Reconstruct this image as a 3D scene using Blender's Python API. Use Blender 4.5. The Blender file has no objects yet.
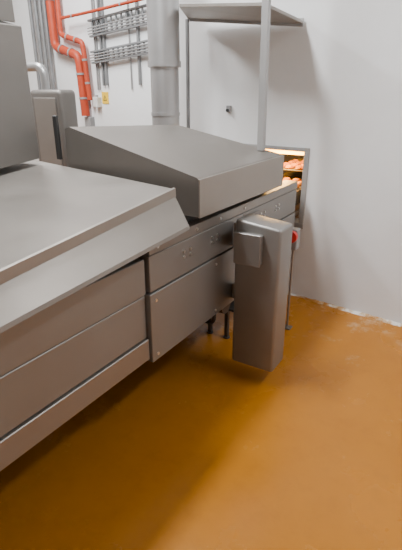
import bpy, bmesh, math, random
from mathutils import Vector, Matrix
random.seed(4)
C = bpy.context.scene.collection

# ---------------- materials ----------------
def nt(name):
    m = bpy.data.materials.new(name); m.use_nodes = True
    t = m.node_tree; b = t.nodes["Principled BSDF"]
    return m, t, b
def coords(t, scale=(1,1,1)):
    g = t.nodes.new("ShaderNodeNewGeometry"); mp = t.nodes.new("ShaderNodeMapping")
    mp.inputs["Scale"].default_value = scale
    t.links.new(g.outputs["Position"], mp.inputs["Vector"]); return mp.outputs[0]
def noise(t, vec, scale, detail=4, rough=.5):
    n = t.nodes.new("ShaderNodeTexNoise"); n.inputs["Scale"].default_value = scale
    n.inputs["Detail"].default_value = detail; n.inputs["Roughness"].default_value = rough
    t.links.new(vec, n.inputs["Vector"]); return n.outputs["Fac"]
def ramp(t, fac, stops):
    r = t.nodes.new("ShaderNodeValToRGB"); e = r.color_ramp.elements
    while len(e) < len(stops): e.new(.5)
    for i, (p, c) in enumerate(stops):
        e[i].position = p; e[i].color = (c[0], c[1], c[2], 1)
    t.links.new(fac, r.inputs["Fac"]); return r.outputs["Color"]
def g(v): return (v, v, v)
def simple(name, col, rough=.5, metal=0, emit=None, es=0, var=.12):
    m, t, b = nt(name)
    v = coords(t); n = noise(t, v, 9)
    c = ramp(t, n, [(.3, [x*(1-var) for x in col]), (.7, [min(1, x*(1+var)) for x in col])])
    t.links.new(c, b.inputs["Base Color"])
    b.inputs["Roughness"].default_value = rough; b.inputs["Metallic"].default_value = metal
    if emit:
        b.inputs["Emission Color"].default_value = (*emit, 1); b.inputs["Emission Strength"].default_value = es
    return m
def steel(name, col, rough=.4, scale=(1,1,1), metal=.75):
    m, t, b = nt(name)
    v = coords(t, scale); n = noise(t, v, 3, 6, .6)
    n2 = noise(t, coords(t, (1.5, 1.5, 70)), 4, 3)
    c = ramp(t, n, [(.25, [x*.92 for x in col]), (.75, [x*1.07 for x in col])])
    t.links.new(c, b.inputs["Base Color"])
    r = ramp(t, n, [(.3, g(rough-.03)), (.7, g(rough+.06))])
    t.links.new(r, b.inputs["Roughness"]); b.inputs["Metallic"].default_value = metal
    bp = t.nodes.new("ShaderNodeBump"); bp.inputs["Strength"].default_value = .04; bp.inputs["Distance"].default_value = .01
    t.links.new(n2, bp.inputs["Height"]); t.links.new(bp.outputs[0], b.inputs["Normal"])
    return m
M_steel = steel("brushed_steel", (.31, .29, .265), .42, metal=.65)
M_hood = steel("shaded_satin_steel", (.255, .235, .213), .44, metal=.7)  # hood steel toned down, shading against the lip is in the colour
M_lip = steel("lit_lip_steel", (.34, .31, .277), .38, metal=.7)  # same steel toned lighter, paints the fold as catching light
M_skirt = steel("skirt_steel", (.285, .262, .236), .40, metal=.7)
M_side = steel("side_steel", (.275, .268, .255), .46, metal=.55)
M_cab = steel("cabinet_steel", (.265, .255, .242), .44, metal=.6)
M_bright = steel("pipe_steel", (.42, .42, .42), .38)
M_darksteel = steel("dark_steel", (.10, .095, .09), .5)
M_motor = steel("motor_steel", (.20, .188, .174), .46, metal=.6)
M_frame = simple("pale_frame_steel", (.36, .36, .355), .45, .2)
M_dark = simple("gap_shade_black", (.03, .027, .025), .6)  # near-black colour stands in for shade behind gaps
M_bolt = simple("bolt_steel", (.85, .83, .8), .3, 1)
M_orange = simple("orange_conduit", (.45, .055, .018), .5)
M_grey = simple("grey_plastic", (.28, .28, .28), .5)
M_tray = simple("galvanised_tray", (.24, .245, .25), .5, .4)
M_white = simple("white_plastic", (.7, .7, .68), .5)
M_yellow = simple("yellow_sign", (.85, .55, .03), .5)
M_red = simple("red_plastic", (.75, .03, .03), .35)
M_black = simple("black_plastic", (.03, .03, .03), .4)
M_bun = simple("baked_crust", (.70, .25, .02), .5, var=.4)
M_lamp = simple("warm_lamp", (1, .75, .3), .5, 0, (1, .42, .04), 13)
M_belt = simple("mesh_belt", (.20, .19, .18), .45, .7)
M_fix = simple("lamp_panel", (.9, .9, .9), .5, 0, (.97, .98, 1), 4)

M_wall, t, b = nt("painted_wall")
v = coords(t); n = noise(t, v, 1.6, 8, .65)
c = ramp(t, n, [(.3, (.76, .778, .785)), (.7, (.83, .848, .855))])
t.links.new(c, b.inputs["Base Color"]); b.inputs["Roughness"].default_value = .6
bp = t.nodes.new("ShaderNodeBump"); bp.inputs["Strength"].default_value = .25; bp.inputs["Distance"].default_value = .02
t.links.new(noise(t, v, 5, 6), bp.inputs["Height"]); t.links.new(bp.outputs[0], b.inputs["Normal"])
M_ceil = simple("ceiling_paint", (.6, .6, .6), .7)

M_floor, t, b = nt("orange_epoxy")
v = coords(t)
n1 = noise(t, v, 1.1, 8, .62); n2 = noise(t, v, 7, 7, .72)
c1 = ramp(t, n1, [(.3, (.40, .145, .008)), (.5, (.43, .160, .010)), (.72, (.46, .175, .013))])
c2 = ramp(t, n2, [(.3, g(.80)), (.5, g(.96)), (.8, g(1.0))])
mx = t.nodes.new("ShaderNodeMix"); mx.data_type = 'RGBA'; mx.blend_type = 'MULTIPLY'
mx.inputs[0].default_value = .6
t.links.new(c1, mx.inputs[6]); t.links.new(c2, mx.inputs[7])
n3 = noise(t, v, 3.0, 9, .75)
gp = t.nodes.new("ShaderNodeNewGeometry"); sp = t.nodes.new("ShaderNodeSeparateXYZ"); t.links.new(gp.outputs["Position"], sp.inputs[0])
mr = t.nodes.new("ShaderNodeMapRange"); mr.inputs[1].default_value = 2.0; mr.inputs[2].default_value = 3.5
mr.inputs[3].default_value = 0; mr.inputs[4].default_value = .14; t.links.new(sp.outputs["Y"], mr.inputs[0])
ad = t.nodes.new("ShaderNodeMath"); ad.operation = 'ADD'; t.links.new(n3, ad.inputs[0]); t.links.new(mr.outputs[0], ad.inputs[1])
f3 = ramp(t, ad.outputs[0], [(.66, g(0)), (.77, g(.55))])
mx2 = t.nodes.new("ShaderNodeMix"); mx2.data_type = 'RGBA'
t.links.new(f3, mx2.inputs[0]); t.links.new(mx.outputs[2], mx2.inputs[6]); mx2.inputs[7].default_value = (.6, .42, .24, 1)
t.links.new(mx2.outputs[2], b.inputs["Base Color"])
t.links.new(ramp(t, n1, [(.3, g(.18)), (.7, g(.34))]), b.inputs["Roughness"])
b.inputs["Specular IOR Level"].default_value = .38
bp = t.nodes.new("ShaderNodeBump"); bp.inputs["Strength"].default_value = .06; bp.inputs["Distance"].default_value = .01
t.links.new(noise(t, v, 25, 4), bp.inputs["Height"]); t.links.new(bp.outputs[0], b.inputs["Normal"])

M_res, t, b = nt("chalky_residue")
v = coords(t, (1, 1, 1)); n = noise(t, v, 7, 7, .7)
t.links.new(ramp(t, n, [(.42, (.42, .17, .02)), (.50, (.58, .42, .26)), (.57, (.78, .74, .68))]), b.inputs["Base Color"])
b.inputs["Roughness"].default_value = .7

# ---------------- builders ----------------
def thing(name, loc, label, category, group=None):
    e = bpy.data.objects.new(name, None); e.empty_display_size = .1
    e.location = loc; C.objects.link(e)
    e["label"] = label; e["category"] = category
    if group: e["group"] = group
    return e
def finish(name, bm, mat, parent=None, smooth=False, kind=None, label=None, category=None, ang=32):
    me = bpy.data.meshes.new(name)
    bmesh.ops.recalc_face_normals(bm, faces=bm.faces)
    xs = [v.co.x for v in bm.verts]; ys = [v.co.y for v in bm.verts]; zs = [v.co.z for v in bm.verts]
    ctr = Vector(((min(xs)+max(xs))/2, (min(ys)+max(ys))/2, (min(zs)+max(zs))/2))
    bmesh.ops.translate(bm, verts=bm.verts, vec=-ctr)
    bm.to_mesh(me); bm.free()
    me.materials.append(mat)
    if smooth:
        for p in me.polygons: p.use_smooth = True
        try: me.set_sharp_from_angle(angle=math.radians(ang))
        except Exception: pass
    o = bpy.data.objects.new(name, me); C.objects.link(o)
    if parent: o.parent = parent; o.location = ctr - parent.location
    else: o.location = ctr
    if kind: o["kind"] = kind
    if label: o["label"] = label
    if category: o["category"] = category
    return o
def add_box(bm, lo, hi, bev=0, seg=2):
    r = bmesh.ops.create_cube(bm, size=1)
    vs = r["verts"]
    for v in vs:
        v.co = Vector([lo[i] + (v.co[i]+.5)*(hi[i]-lo[i]) for i in range(3)])
    if bev > 0:
        es = list({e for v in vs for e in v.link_edges})
        bmesh.ops.bevel(bm, geom=es, offset=bev, segments=seg, affect='EDGES', profile=.5)
def box(name, lo, hi, mat, parent=None, bev=.003, **k):
    bm = bmesh.new(); add_box(bm, lo, hi, bev, 5 if bev > .015 else 1); return finish(name, bm, mat, parent, smooth=bev > .015, **k)
def add_cyl(bm, p0, p1, r, r2=None, seg=32, cap=True):
    p0 = Vector(p0); p1 = Vector(p1); d = p1-p0
    q = d.to_track_quat('Z', 'Y').to_matrix().to_4x4()
    bmesh.ops.create_cone(bm, cap_ends=cap, segments=seg, radius1=r, radius2=r if r2 is None else r2,
        depth=d.length, matrix=Matrix.Translation((p0+p1)/2) @ q)
def cyl(name, p0, p1, r, mat, parent=None, r2=None, seg=32, **k):
    bm = bmesh.new(); add_cyl(bm, p0, p1, r, r2, seg); return finish(name, bm, mat, parent, smooth=True, **k)
def poly(name, verts, faces, mat, parent=None, bev=.004, seg=1, **k):
    bm = bmesh.new(); vs = [bm.verts.new(v) for v in verts]
    for f in faces: bm.faces.new([vs[i] for i in f])
    if bev: bmesh.ops.bevel(bm, geom=list(bm.edges), offset=bev, segments=seg, affect='EDGES', profile=.5)
    return finish(name, bm, mat, parent, smooth=seg > 1, **k)
def prism(name, section, y0, y1, mat, parent=None, bev=.004, **k):
    far = k.pop("far", section); n = len(section)
    vs = [(x, y0, z) for x, z in section] + [(x, y1, z) for x, z in far]
    fs = [list(range(n)), list(range(2*n-1, n-1, -1))]
    for i in range(n):
        j = (i+1) % n; fs.append([i, j, n+j, n+i])
    return poly(name, vs, fs, mat, parent, bev, **k)
def loft(name, A, B, mat, parent=None, steps=16):
    n = len(A); vs = []; fs = []
    for s in range(steps+1):
        u = s/steps
        for a, b_ in zip(A, B): vs.append(tuple(Vector(a).lerp(Vector(b_), u)))
    fs.append(list(range(n))); fs.append([steps*n+i for i in range(n)][::-1])
    for s in range(steps):
        for i in range(n):
            j = (i+1) % n; fs.append([s*n+i, s*n+j, (s+1)*n+j, (s+1)*n+i])
    bm = bmesh.new(); V_ = [bm.verts.new(v) for v in vs]
    for f in fs: bm.faces.new([V_[i] for i in f])
    return finish(name, bm, mat, parent, smooth=True, ang=9)
def tube(name, pts, r, mat, parent=None, kk=3, **k):
    P = [Vector(p) for p in pts]; path = [P[0]]
    for i in range(1, len(P)-1):
        a, b_, c_ = P[i-1], P[i], P[i+1]
        rr = min(.45*(a-b_).length, .45*(c_-b_).length, r*kk)
        s = b_+(a-b_).normalized()*rr; e = b_+(c_-b_).normalized()*rr
        for q in range(7):
            u = q/6; path.append(s*(1-u)**2+b_*2*u*(1-u)+e*u*u)
    path.append(P[-1])
    bm = bmesh.new(); rings = []; N = 14; up = None
    for i, p in enumerate(path):
        d = (path[min(i+1, len(path)-1)]-path[max(i-1, 0)]).normalized()
        if up is None: up = d.orthogonal().normalized()
        up = (up-d*up.dot(d)).normalized(); s = d.cross(up)
        rings.append([bm.verts.new(p+up*math.cos(2*math.pi*j/N)*r+s*math.sin(2*math.pi*j/N)*r) for j in range(N)])
    for a, b_ in zip(rings, rings[1:]):
        for j in range(N): bm.faces.new([a[j], a[(j+1) % N], b_[(j+1) % N], b_[j]])
    bm.faces.new(rings[0][::-1]); bm.faces.new(rings[-1])
    return finish(name, bm, mat, parent, smooth=True, **k)

# ---------------- room ----------------
WY = 3.53; WT = .14; CZ = 3.6; WROT = -6.0
XL, XR, YB = -6.0, 2.6, -3.0
HX0, HX1, HZ0, HZ1 = -1.78, -1.220, .66, 1.235
box("floor", (XL, YB, -.1), (XR, 6.4, 0), M_floor, bev=0, kind="structure")
bm = bmesh.new()
add_box(bm, (XL-.1, WY, 0), (HX0, WY+WT, CZ)); add_box(bm, (HX1, WY, 0), (XR+.05, WY+WT, CZ))
add_box(bm, (HX0, WY, 0), (HX1, WY+WT, HZ0)); add_box(bm, (HX0, WY, HZ1), (HX1, WY+WT, CZ))
WALLSET = [finish("wall_back", bm, M_wall, kind="structure")]
box("wall_left", (XL-.1, YB, 0), (XL, 6.4, CZ), M_wall, bev=0, kind="structure")
box("wall_right", (XR, YB, 0), (XR+.1, 6.4, CZ), M_wall, bev=0, kind="structure")
box("wall_front", (XL, YB-.1, 0), (XR, YB, CZ), M_wall, bev=0, kind="structure")
box("wall_beyond", (XL, 6.4, 0), (XR, 6.5, CZ), M_wall, bev=0, kind="structure")
box("ceiling", (XL, YB, CZ), (XR, 6.4, CZ+.1), M_ceil, bev=0, kind="structure")
bm = bmesh.new()
pts = []; x = -1.6; w_ = .02
while x < XR-.05:
    w_ = min(.04, max(.006, w_+random.uniform(-.010, .010)))
    pts.append((x, WY-w_)); x += .035
vb = [bm.verts.new((a, WY, .0005)) for a, _ in pts]; vf = [bm.verts.new((a, b_, .0008)) for a, b_ in pts]
vt = [bm.verts.new((a, WY-.001, .010+.008*random.random())) for a, _ in pts]
for i in range(len(pts)-1):
    bm.faces.new([vf[i], vf[i+1], vt[i+1], vt[i]]); bm.faces.new([vb[i], vb[i+1], vf[i+1], vf[i]])
WALLSET.append(finish("baseboard_back", bm, M_res, kind="structure"))

hf = thing("hatch_frame", (-1.48, WY, HZ0), "square steel-framed pass-through hatch in the white wall", "wall hatch")
WALLSET.append(hf)
fw = .044
box("frame_rail", (HX0-fw, WY-.012, HZ1), (HX1+fw, WY-.001, HZ1+fw*.7), M_frame, hf)
box("frame_rail", (HX0-fw, WY-.012, HZ0-fw), (HX1+fw, WY-.001, HZ0), M_frame, hf)
box("frame_post", (HX1, WY-.012, HZ0), (HX1+fw, WY-.001, HZ1), M_frame, hf)
box("frame_post", (HX0-fw, WY-.012, HZ0), (HX0, WY-.001, HZ1), M_frame, hf)

# ---------------- foreground oven unit ----------------
u1 = thing("tunnel_oven", (-1.7, .5, 0), "long stainless steel tunnel oven section with overhanging folded hood", "industrial oven")
Y0 = -.6
box("side_panel", (-2.15, Y0, .790), (-1.215, 1.485, .965), M_side, u1)
box("side_panel", (-2.15, Y0, .563), (-1.222, 1.485, .782), M_side, u1)
box("seam_backing", (-2.1, Y0+.02, .5), (-1.235, 1.47, .9), M_dark, u1)
box("frame_beam", (-1.30, Y0, .445), (-1.21, 1.485, .558), M_steel, u1)
box("frame_beam", (-2.15, Y0, .445), (-2.08, 1.485, .56), M_steel, u1)
box("unseen_light_block", (-2.15, Y0, .01), (-2.13, 1.485, .445), M_darksteel, u1)  # added panel, out of view, keeps light off the floor below
for xx in (-1.32, -2.1):
    box("leg", (xx-.03, -.43, .012), (xx+.03, -.37, .445), M_steel, u1)
    cyl("foot", (xx, -.4, 0), (xx, -.4, .012), .03, M_darksteel, u1)
box("leg", (-2.12, 1.0, 0), (-2.06, 1.06, .445), M_steel, u1)
def s1(y, zt, zl, xt, xl, sk=0, up=.02):
    pts = [(-2.6, zt+up*1.3), (-2.2, zt+up), (xt, zt), (xt, zt-.03), (xl-.006, zl), (xl-.018, zl), (xt-.03, zt-.07), (-2.2, zt-.05), (-2.6, zt-.05)]
    return [(x, y+sk*max(0, -1.2-x), z) for x, z in pts]
N_ = (Y0, 1.020, .954, -1.160, -1.087); F_ = (1.69, 1.25, 1.085, -1.190, -1.12)
loft("hood", s1(*N_), s1(*F_, sk=.14, up=.03), M_hood, u1)
def lipsec(y, zt, zl, xt, xl):      # short upright fold along the hood edge
    return [(xt-.003, y, zt+.006), (xt+.008, y, zt+.004), (xt+.010, y, zt-.034), (xt-.002, y, zt-.034)]
loft("hood_lip", lipsec(*N_), lipsec(F_[0]+.004, *F_[1:]), M_lip, u1)
def skirtsec(y, zt, zl, xt, xl):    # flared skirt below the fold
    return [(xt+.006, y, zt-.035), (xl+.010, y, zl+.002), (xl+.014, y, zl-.014), (xl+.004, y, zl-.016), (xt-.004, y, zt-.035)]
loft("hood_skirt", skirtsec(*N_), skirtsec(F_[0]+.003, *F_[1:]), M_skirt, u1)
box("hood_support", (-2.1, Y0+.05, .93), (-1.28, 1.47, .955), M_dark, u1)

d1 = thing("duct_housing", (-2.65, 1.4, 1.3), "tall folded sheet-steel duct housing standing on the oven hood", "duct")
prism("lower_housing", [(-3.1, 1.22), (-2.19, 1.21), (-2.20, 1.985), (-3.1, 2.20)], .75, 1.78, M_motor, d1,
      far=[(-3.1, 1.33), (-2.19, 1.31), (-2.20, 1.985), (-3.1, 2.20)])
prism("upper_housing", [(-3.1, 2.21), (-2.225, 2.00), (-2.24, 3.3), (-3.1, 3.3)], .75, 1.765, M_motor, d1)

# ---------------- second unit ----------------
u2 = thing("conveyor_oven", (-1.65, 2.4, 0), "steel conveyor oven section with bolted side panels and sloped hood", "industrial oven")
box("upper_side_panel", (-2.1, 1.50, .796), (-1.2, 2.44, .975), M_side, u2)
box("upper_side_panel", (-2.1, 2.446, .796), (-1.2, 3.36, .975), M_side, u2)
box("lower_side_panel", (-1.24, 1.49, .425), (-1.195, 2.68, .789), M_side, u2)
box("lower_side_panel", (-1.24, 2.686, .425), (-1.195, 3.36, .789), M_side, u2)
box("lower_body", (-2.1, 1.5, .45), (-1.245, 3.1, .79), M_dark, u2)
box("unseen_light_block", (-2.1, 1.50, .01), (-2.08, 3.1, .45), M_darksteel, u2)  # added unseen panel, darkens the space beneath this unit
box("top_rail", (-1.30, 1.50, .980), (-1.197, 3.36, 1.034), M_steel, u2, bev=.002)
box("gap_shade_band", (-2.05, 1.84, .978), (-1.26, 2.9, 1.09), M_dark, u2)  # black filler paints the shade in the slot under the hood
A_ = [(-1.15, 1.84, 1.088), (-1.15, 1.84, 1.272), (-1.16, 1.845, 1.280), (-2.0, 1.845, 1.486), (-2.03, 1.84, 1.474), (-2.03, 1.84, 1.088)]
B_ = [(-1.15, 2.90, 1.082), (-1.15, 2.90, 1.276), (-1.16, 2.90, 1.284), (-2.0, 2.90, 1.446), (-2.03, 2.90, 1.434), (-2.03, 2.90, 1.082)]
loft("hood", A_, B_, M_hood, u2)
prism("hood_front", [(-1.149, 1.085), (-1.140, 1.085), (-1.140, 1.274), (-1.149, 1.276)], 1.836, 2.902, M_lip, u2, bev=.001,
      far=[(-1.149, 1.078), (-1.140, 1.078), (-1.140, 1.278), (-1.149, 1.280)])
box("exhaust_box", (-2.34, 2.91, .5), (-2.06, 3.17, 1.36), M_steel, u2)
def bolt(x, y, z, par):
    cyl("bolt", (x, y, z), (x+.006, y, z), .0078, M_bolt, par, seg=12)
for y in (1.78, 1.84, 2.06, 2.12, 2.70, 2.76, 2.95, 3.01):
    for z in (.89, .92): bolt(-1.2, y, z, u2)
for y in (1.56, 1.90, 2.15, 2.45): bolt(-1.197, y, 1.008, u2)
for y in (1.53, 2.1, 2.64):
    for z in (.46, .75): bolt(-1.195, y, z, u2)
box("access_cover", (-1.2, 2.48, .82), (-1.19, 2.66, .95), M_side, u2)
for (xx, yy, rr) in ((-1.95, 1.9, .018), (-1.50, 2.56, .014), (-1.36, 2.56, .014), (-2.05, 3.0, .018), (-1.5, 3.05, .018)):
    box("leg", (xx-rr, yy-rr, .012), (xx+rr, yy+rr, .45), M_darksteel, u2)
    cyl("foot", (xx, yy, 0), (xx, yy, .012), .024, M_darksteel, u2)
tube("drain_pipe", [(-1.30, 2.14, .45), (-1.30, 2.14, .36), (-1.30, 2.8, .33)], .016, M_darksteel, u2)
tube("drain_pipe", [(-1.52, 2.36, .45), (-1.52, 2.36, .28), (-1.7, 2.9, .24)], .018, M_darksteel, u2)
tube("drain_pipe", [(-1.42, 2.48, .45), (-1.42, 2.48, .14), (-1.6, 2.48, .12)], .014, M_darksteel, u2)
cyl("drive_motor", (-1.44, 2.36, .37), (-1.26, 2.36, .37), .06, M_darksteel, u2)
box("gear_box", (-1.50, 2.30, .28), (-1.44, 2.46, .45), M_darksteel, u2)
box("drip_tray", (-1.60, 2.52, .24), (-1.28, 3.0, .26), M_darksteel, u2)
box("lift_bracket", (-2.075, 1.80, 1.31), (-2.045, 1.82, 1.545), M_black, u2)
# outfeed conveyor
oc = thing("outfeed_conveyor", (-1.6, 3.9, 0), "steel outfeed conveyor running through the wall hatch", "conveyor")
box("belt", (-1.70, 3.37, .90), (-1.29, 5.2, .915), M_belt, oc)
box("side_rail", (-1.285, 3.37, .80), (-1.265, 5.2, .914), M_darksteel, oc)
box("side_rail", (-1.725, 3.37, .80), (-1.705, 5.2, .914), M_darksteel, oc)
box("lower_guide", (-1.285, 3.40, .70), (-1.27, 5.2, .74), M_bright, oc)
for yy in (4.3, 5.1):
    for xx in (-1.275, -1.715): box("leg", (xx-.012, yy-.02, 0), (xx+.012, yy+.02, .80), M_steel, oc)
oc2 = thing("upper_conveyor", (-1.6, 4.5, .915), "second conveyor tier stacked above the outfeed belt", "conveyor")
box("belt", (-1.70, 3.95, 1.01), (-1.29, 5.2, 1.022), M_belt, oc2)
for yy in (4.3, 5.1):
    for xx in (-1.275, -1.715): box("support_post", (xx-.01, yy-.02, .915), (xx+.01, yy+.02, 1.015), M_steel, oc2)
def bun():
    bm = bmesh.new(); bmesh.ops.create_uvsphere(bm, u_segments=20, v_segments=12, radius=1)
    for v in bm.verts:
        s = 1+.05*math.sin(3*v.co.x+2*v.co.y)
        v.co = Vector((v.co.x*.036*s, v.co.y*.055, v.co.z*.026 if v.co.z > 0 else v.co.z*.013))
    return finish("bread_roll", bm, M_bun, smooth=True)
src = bun(); first = True
for (yy, zz) in ((3.45, .930), (3.58, .930), (3.71, .930), (3.84, .930), (3.97, .930), (4.02, 1.037), (4.15, 1.037), (4.28, 1.037), (4.41, 1.037)):
    for xx in (-1.34, -1.43, -1.52, -1.61):
        o = src if first else src.copy()
        if not first: C.objects.link(o)
        first = False
        o.location = (xx+random.uniform(-.004, .004), yy+random.uniform(-.006, .006), zz)
        o.rotation_euler = (0, 0, random.uniform(-.25, .25))
        o["label"] = "golden brown baked bread roll on the outfeed belt"; o["category"] = "bread roll"; o["group"] = "bread rolls on the outfeed belt"
hl = thing("heat_lamp", (-1.6, 4.25, 0), "glowing warm heater lamp bar over the conveyor", "lamp")
box("lamp_housing", (-1.95, 4.0, 1.20), (-1.25, 4.9, 1.25), M_steel, hl)
for yy in (4.04, 4.18, 4.34, 4.52, 4.72): cyl("lamp_tube", (-1.9, yy, 1.16), (-1.28, yy, 1.16), .016, M_lamp, hl)
box("lamp_bracket", (-2.0, 4.3, 0), (-1.955, 4.36, 1.25), M_darksteel, hl)
bc = thing("storage_cabinet", (-2.6, 5.9, 0), "plain steel cabinet in the room beyond the hatch", "cabinet")
box("cabinet_body", (-3.4, 5.6, 0), (-1.2, 6.3, 1.9), M_steel, bc)
box("cabinet_door", (-3.35, 5.58, .05), (-2.32, 5.6, 1.85), M_steel, bc)
box("cabinet_door", (-2.28, 5.58, .05), (-1.25, 5.6, 1.85), M_steel, bc)

es = thing("emergency_stop_post", (-1.03, 2.93, 0), "thin steel floor post with red emergency stop button", "emergency stop")
box("post", (-1.046, 2.927, .01), (-1.032, 2.940, .64), M_steel, es)
box("foot_plate", (-1.07, 2.90, 0), (-1.005, 2.965, .01), M_motor, es)
box("button_box", (-1.08, 2.88, .64), (-1.00, 2.95, .79), M_grey, es, bev=.006)
bm = bmesh.new(); add_cyl(bm, (-1.025, 2.88, .748), (-1.025, 2.86, .748), .02); add_cyl(bm, (-1.025, 2.86, .748), (-1.025, 2.83, .748), .040)
finish("stop_button", bm, M_red, es, smooth=True)

# ---------------- electrical cabinet ----------------
cb = thing("electrical_cabinet", (-.96, 2.22, .1), "grey steel control cabinet with rounded corners mounted against the oven side", "electrical cabinet")
prism("cabinet_body", [(-1.105, .11), (-.832, .11), (-.832, .992), (-1.105, 1.020)], 2.15, 2.33, M_cab, cb, bev=.018, seg=4)
box("junction_box", (-1.08, 2.105, .785), (-.93, 2.148, .955), M_cab, cb, bev=.004)
box("junction_box_lid", (-1.085, 2.098, .78), (-.925, 2.106, .96), M_cab, cb, bev=.003)
box("mounting_bracket", (-1.192, 2.30, .80), (-1.106, 2.325, .95), M_side, cb)
box("mounting_bracket", (-1.192, 2.30, .46), (-1.106, 2.325, .56), M_side, cb)

# ---------------- exhaust pipe ----------------
px, py = -2.20, 3.04
ep = thing("exhaust_pipe", (px, py, 1.36), "round stainless steel exhaust flue rising from the oven", "pipe")
cyl("pipe_section", (px, py, 1.362), (px, py, 1.86), .108, M_bright, ep, seg=48)
cyl("pipe_section", (px, py, 1.87), (px, py, 2.6), .118, M_bright, ep, seg=48)
cyl("pipe_section", (px, py, 2.61), (px, py, CZ), .118, M_bright, ep, seg=48)
cyl("clamp_ring", (px, py, 1.845), (px, py, 1.885), .126, M_bright, ep, seg=48)
cyl("clamp_ring", (px, py, 1.50), (px, py, 1.525), .114, M_bright, ep, seg=48)

# ---------------- canopy shelf on posts ----------------
sh = thing("canopy_shelf", (-1.8, 3.1, 1.0), "broad steel canopy shelf carried on slim square posts", "shelf")
V = [(-1.92, 2.84, 2.19), (-1.30, 2.84, 2.145), (-1.30, 3.50, 2.125), (-2.29, 3.50, 2.23)]
vs = V+[(a, b_, c_+.02) for a, b_, c_ in V]
QF = [[0, 1, 2, 3], [4, 5, 6, 7], [0, 1, 5, 4], [1, 2, 6, 5], [2, 3, 7, 6], [3, 0, 4, 7]]
poly("shelf_plate", vs, QF, M_steel, sh, bev=.002)
poly("shelf_lip", [(-2.29, 3.50, 2.21), (-1.30, 3.50, 2.105), (-1.30, 3.515, 2.105), (-2.29, 3.515, 2.21), (-2.29, 3.50, 2.265), (-1.30, 3.50, 2.16), (-1.30, 3.515, 2.16), (-2.29, 3.515, 2.265)], QF, M_bright, sh, bev=.001)
bx = [(-1.295, 2.80), (-1.25, 2.80), (-1.25, 2.838), (-1.295, 2.838)]
poly("post", [(a, b_, 1.310) for a, b_ in bx]+[(a-.03, b_, CZ) for a, b_ in bx], QF, M_bright, sh, bev=.002)
box("post", (-2.285, 3.46, 0), (-2.26, 3.485, 2.22), M_tray, sh)

# ---------------- wall fittings ----------------
before = set(o for o in C.objects)
def wallbox(name, x, z, w, h, d, mat, label, cat):
    e = thing(name, (x, WY, z-h/2), label, cat)
    box("housing", (x-w/2, WY-d, z-h/2), (x+w/2, WY, z+h/2), mat, e, bev=.004)
    return e
so = wallbox("wall_socket", -1.94, 1.54, .04, .055, .03, M_grey, "small dark grey socket on the white wall", "socket")
cyl("plug", (-1.94, WY-.045, 1.53), (-1.94, WY-.03, 1.53), .012, M_black, so)
so = wallbox("junction_box", -3.61, 1.58, .07, .10, .06, M_white, "white junction box beside the yellow warning sign", "junction box")
cyl("gland", (-3.61, WY-.03, 1.63), (-3.61, WY-.03, 1.65), .014, M_grey, so)
so = wallbox("junction_box", -3.76, 1.33, .10, .20, .06, M_grey, "tall grey junction box under the orange conduit", "junction box")
cyl("gland", (-3.76, WY-.05, 1.43), (-3.76, WY-.05, 1.44), .014, M_grey, so)
sx = -.15
sg = thing("warning_sign", (-3.36+sx, WY, 1.56), "small yellow warning sign with black triangle symbol", "sign")
box("sign_plate", (-3.41+sx, WY-.006, 1.565), (-3.31+sx, WY, 1.68), M_yellow, sg, bev=.001)
bm = bmesh.new()
o_ = [(-3.387, 1.595), (-3.333, 1.595), (-3.36, 1.65)]; i_ = [(-3.377, 1.601), (-3.343, 1.601), (-3.36, 1.637)]
A = [bm.verts.new((a+sx, WY-.0075, z)) for a, z in o_]; B = [bm.verts.new((a+sx, WY-.0075, z)) for a, z in i_]
for i in range(3): bm.faces.new([A[i], A[(i+1) % 3], B[(i+1) % 3], B[i]])
finish("warning_triangle", bm, M_black, sg)

trays = []
for z0, z1, lab in ((2.22, 2.36, "wide galvanised ladder cable tray with cables on the wall"), (1.98, 2.08, "narrow galvanised ladder cable tray below the wide one")):
    e = thing("cable_tray", (-3.1, WY-.05, z0), lab, "cable tray"); trays.append(e)
    box("tray_rail", (-3.62, WY-.06, z0), (-2.66, WY-.03, z0+.018), M_tray, e, bev=.001)
    box("tray_rail", (-3.62, WY-.06, z1), (-2.66, WY-.03, z1+.018), M_tray, e, bev=.001)
    x = -3.58
    while x < -2.68:
        box("rung", (x, WY-.05, z0+.018), (x+.016, WY-.035, z1), M_tray, e, bev=.001); x += .07
    for j in range(3):
        zz = z0+.03+j*.025
        tube("cable", [(-3.62, WY-.068, zz), (-2.66, WY-.068, zz)], .006, M_grey, e)
e = thing("cable_ladder", (-3.45, WY-.001, 0), "vertical strut channels holding the cable trays to the wall", "cable ladder")
for xx in (-3.50, -3.45, -2.98): box("strut", (xx-.010, WY-.028, 1.74), (xx+.010, WY-.001, CZ), M_tray, e, bev=.001)
for j, xx in enumerate((-3.57, -3.60, -3.10)):
    e = thing("wall_cable", (xx, WY-.02, 1.8), "thin grey cable clipped vertically to the wall", "cable", "vertical wall cables")
    tube("cable", [(xx, WY-.012, 1.70), (xx, WY-.012, CZ)], .007, M_grey, e)

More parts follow.
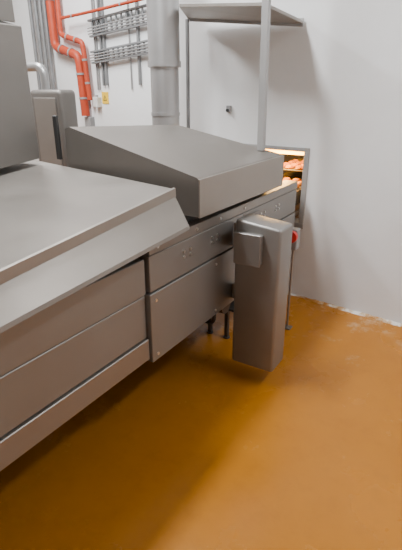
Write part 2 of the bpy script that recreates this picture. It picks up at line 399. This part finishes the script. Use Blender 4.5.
def conduit(pts, r, lab, fr=(.3, .7)):
    e = thing("orange_conduit", pts[0], lab, "conduit"); tube("conduit_pipe", pts, r, M_orange, e, kk=1.6)
    for p, q in zip(pts, pts[1:]):
        for f in fr:
            m_ = Vector(p).lerp(Vector(q), f); d = (Vector(q)-Vector(p)).normalized()
            cyl("pipe_clip", m_-d*.010, m_+d*.010, r*1.12, M_grey, e)
W1 = WY-.06
conduit([(-4.21, W1, CZ), (-4.19, W1, 2.13), (-3.81, W1, 2.03), (-3.78, W1, 1.44)], .044, "thick red-orange conduit stepping across the white wall")
conduit([(-4.08, W1, CZ), (-4.07, W1, 2.24), (-3.73, W1, 2.15), (-3.69, W1, 1.60)], .026, "slimmer red-orange conduit running beside the thick one")
conduit([(-3.97, W1-.05, 2.38), (-3.62, W1-.05, 2.39), (-2.56, W1-.05, 2.44)], .014, "thin red-orange branch conduit rising along the cable tray", fr=(.5,))
for xx in (-4.30, -4.38, -4.46, -4.56):
    e = thing("steel_pipe", (xx, W1, 0), "thin grey vertical steel pipe on the white wall", "pipe", "vertical steel pipes by the orange conduit")
    tube("pipe_run", [(xx, W1, CZ), (xx, W1, 0)], .020, M_tray, e)
WALLSET += [o for o in C.objects if o not in before and o.parent is None]
# the end wall is not quite square to the oven line
R = Matrix.Translation((-1.2, WY, 0)) @ Matrix.Rotation(math.radians(WROT), 4, 'Z') @ Matrix.Translation((1.2, -WY, 0))
for o in WALLSET:
    o.location = R @ Vector(o.location); o.rotation_euler = (0, math.radians(-4) if o in trays else 0, math.radians(WROT))

eq = thing("motor_housing", (-2.98, 2.7, 0), "dark grey rounded steel equipment box with bent pipe on top", "machine")
box("housing", (-3.24, 2.60, .9), (-2.88, 2.78, 1.69), M_motor, eq, bev=.035)
box("door_panel", (-3.18, 2.592, 1.0), (-2.93, 2.601, 1.63), M_steel, eq)
tube("bent_pipe", [(-3.60, 2.68, 1.86), (-3.12, 2.68, 1.86), (-3.12, 2.68, 1.68)], .034, M_bright, eq)
box("stand", (-3.20, 2.64, 0), (-2.92, 2.76, .9), M_darksteel, eq)

# ---------------- lights ----------------
def area(name, loc, size, sy, power, col=(.985, .995, 1)):
    l = bpy.data.lights.new(name, 'AREA'); l.shape = 'RECTANGLE'; l.size = size; l.size_y = sy
    l.energy = power; l.color = col
    o = bpy.data.objects.new(name, l); o.location = loc; C.objects.link(o); return o
def fixture(x, y, lx, ly):
    e = thing("ceiling_light", (x, y, CZ-.06), "long white fluorescent ceiling light fixture", "ceiling light", "fluorescent ceiling lights")
    box("light_housing", (x-lx/2-.03, y-ly/2-.03, CZ-.04), (x+lx/2+.03, y+ly/2+.03, CZ), M_white, e)
    box("diffuser", (x-lx/2, y-ly/2, CZ-.055), (x+lx/2, y+ly/2, CZ-.041), M_fix, e)
for (x, y, p) in ((-1.85, 1.5, 135), (1.2, 2.5, 52), (-2.6, -1.6, 8), (-3.7, 2.2, 125)):
    fixture(x, y, .3, 1.4)
    area("ceiling_lamp_light", (x, y, CZ-.07), .3, 1.4, p)
pl = bpy.data.lights.new("heater_glow", 'POINT'); pl.energy = 20; pl.color = (1, .56, .14); pl.shadow_soft_size = .1
o = bpy.data.objects.new("heater_glow", pl); o.location = (-1.55, 3.88, 1.16); C.objects.link(o)
area("beyond_light", (-1.8, 4.9, 3.4), 1, 1, 20, (1, .85, .65))
w = bpy.data.worlds.new("World"); bpy.context.scene.world = w; w.use_nodes = True
w.node_tree.nodes["Background"].inputs[0].default_value = (.8, .8, .82, 1); w.node_tree.nodes["Background"].inputs[1].default_value = .25

cam = bpy.data.cameras.new("Camera"); co = bpy.data.objects.new("Camera", cam); C.objects.link(co)
cam.sensor_fit = 'VERTICAL'; cam.sensor_height = 36; cam.lens = 29.45; cam.clip_start = .02
co.location = (0, 0, 1.65)
co.rotation_euler = (math.radians(90-21.8), 0, math.radians(31.67))
bpy.context.scene.camera = co
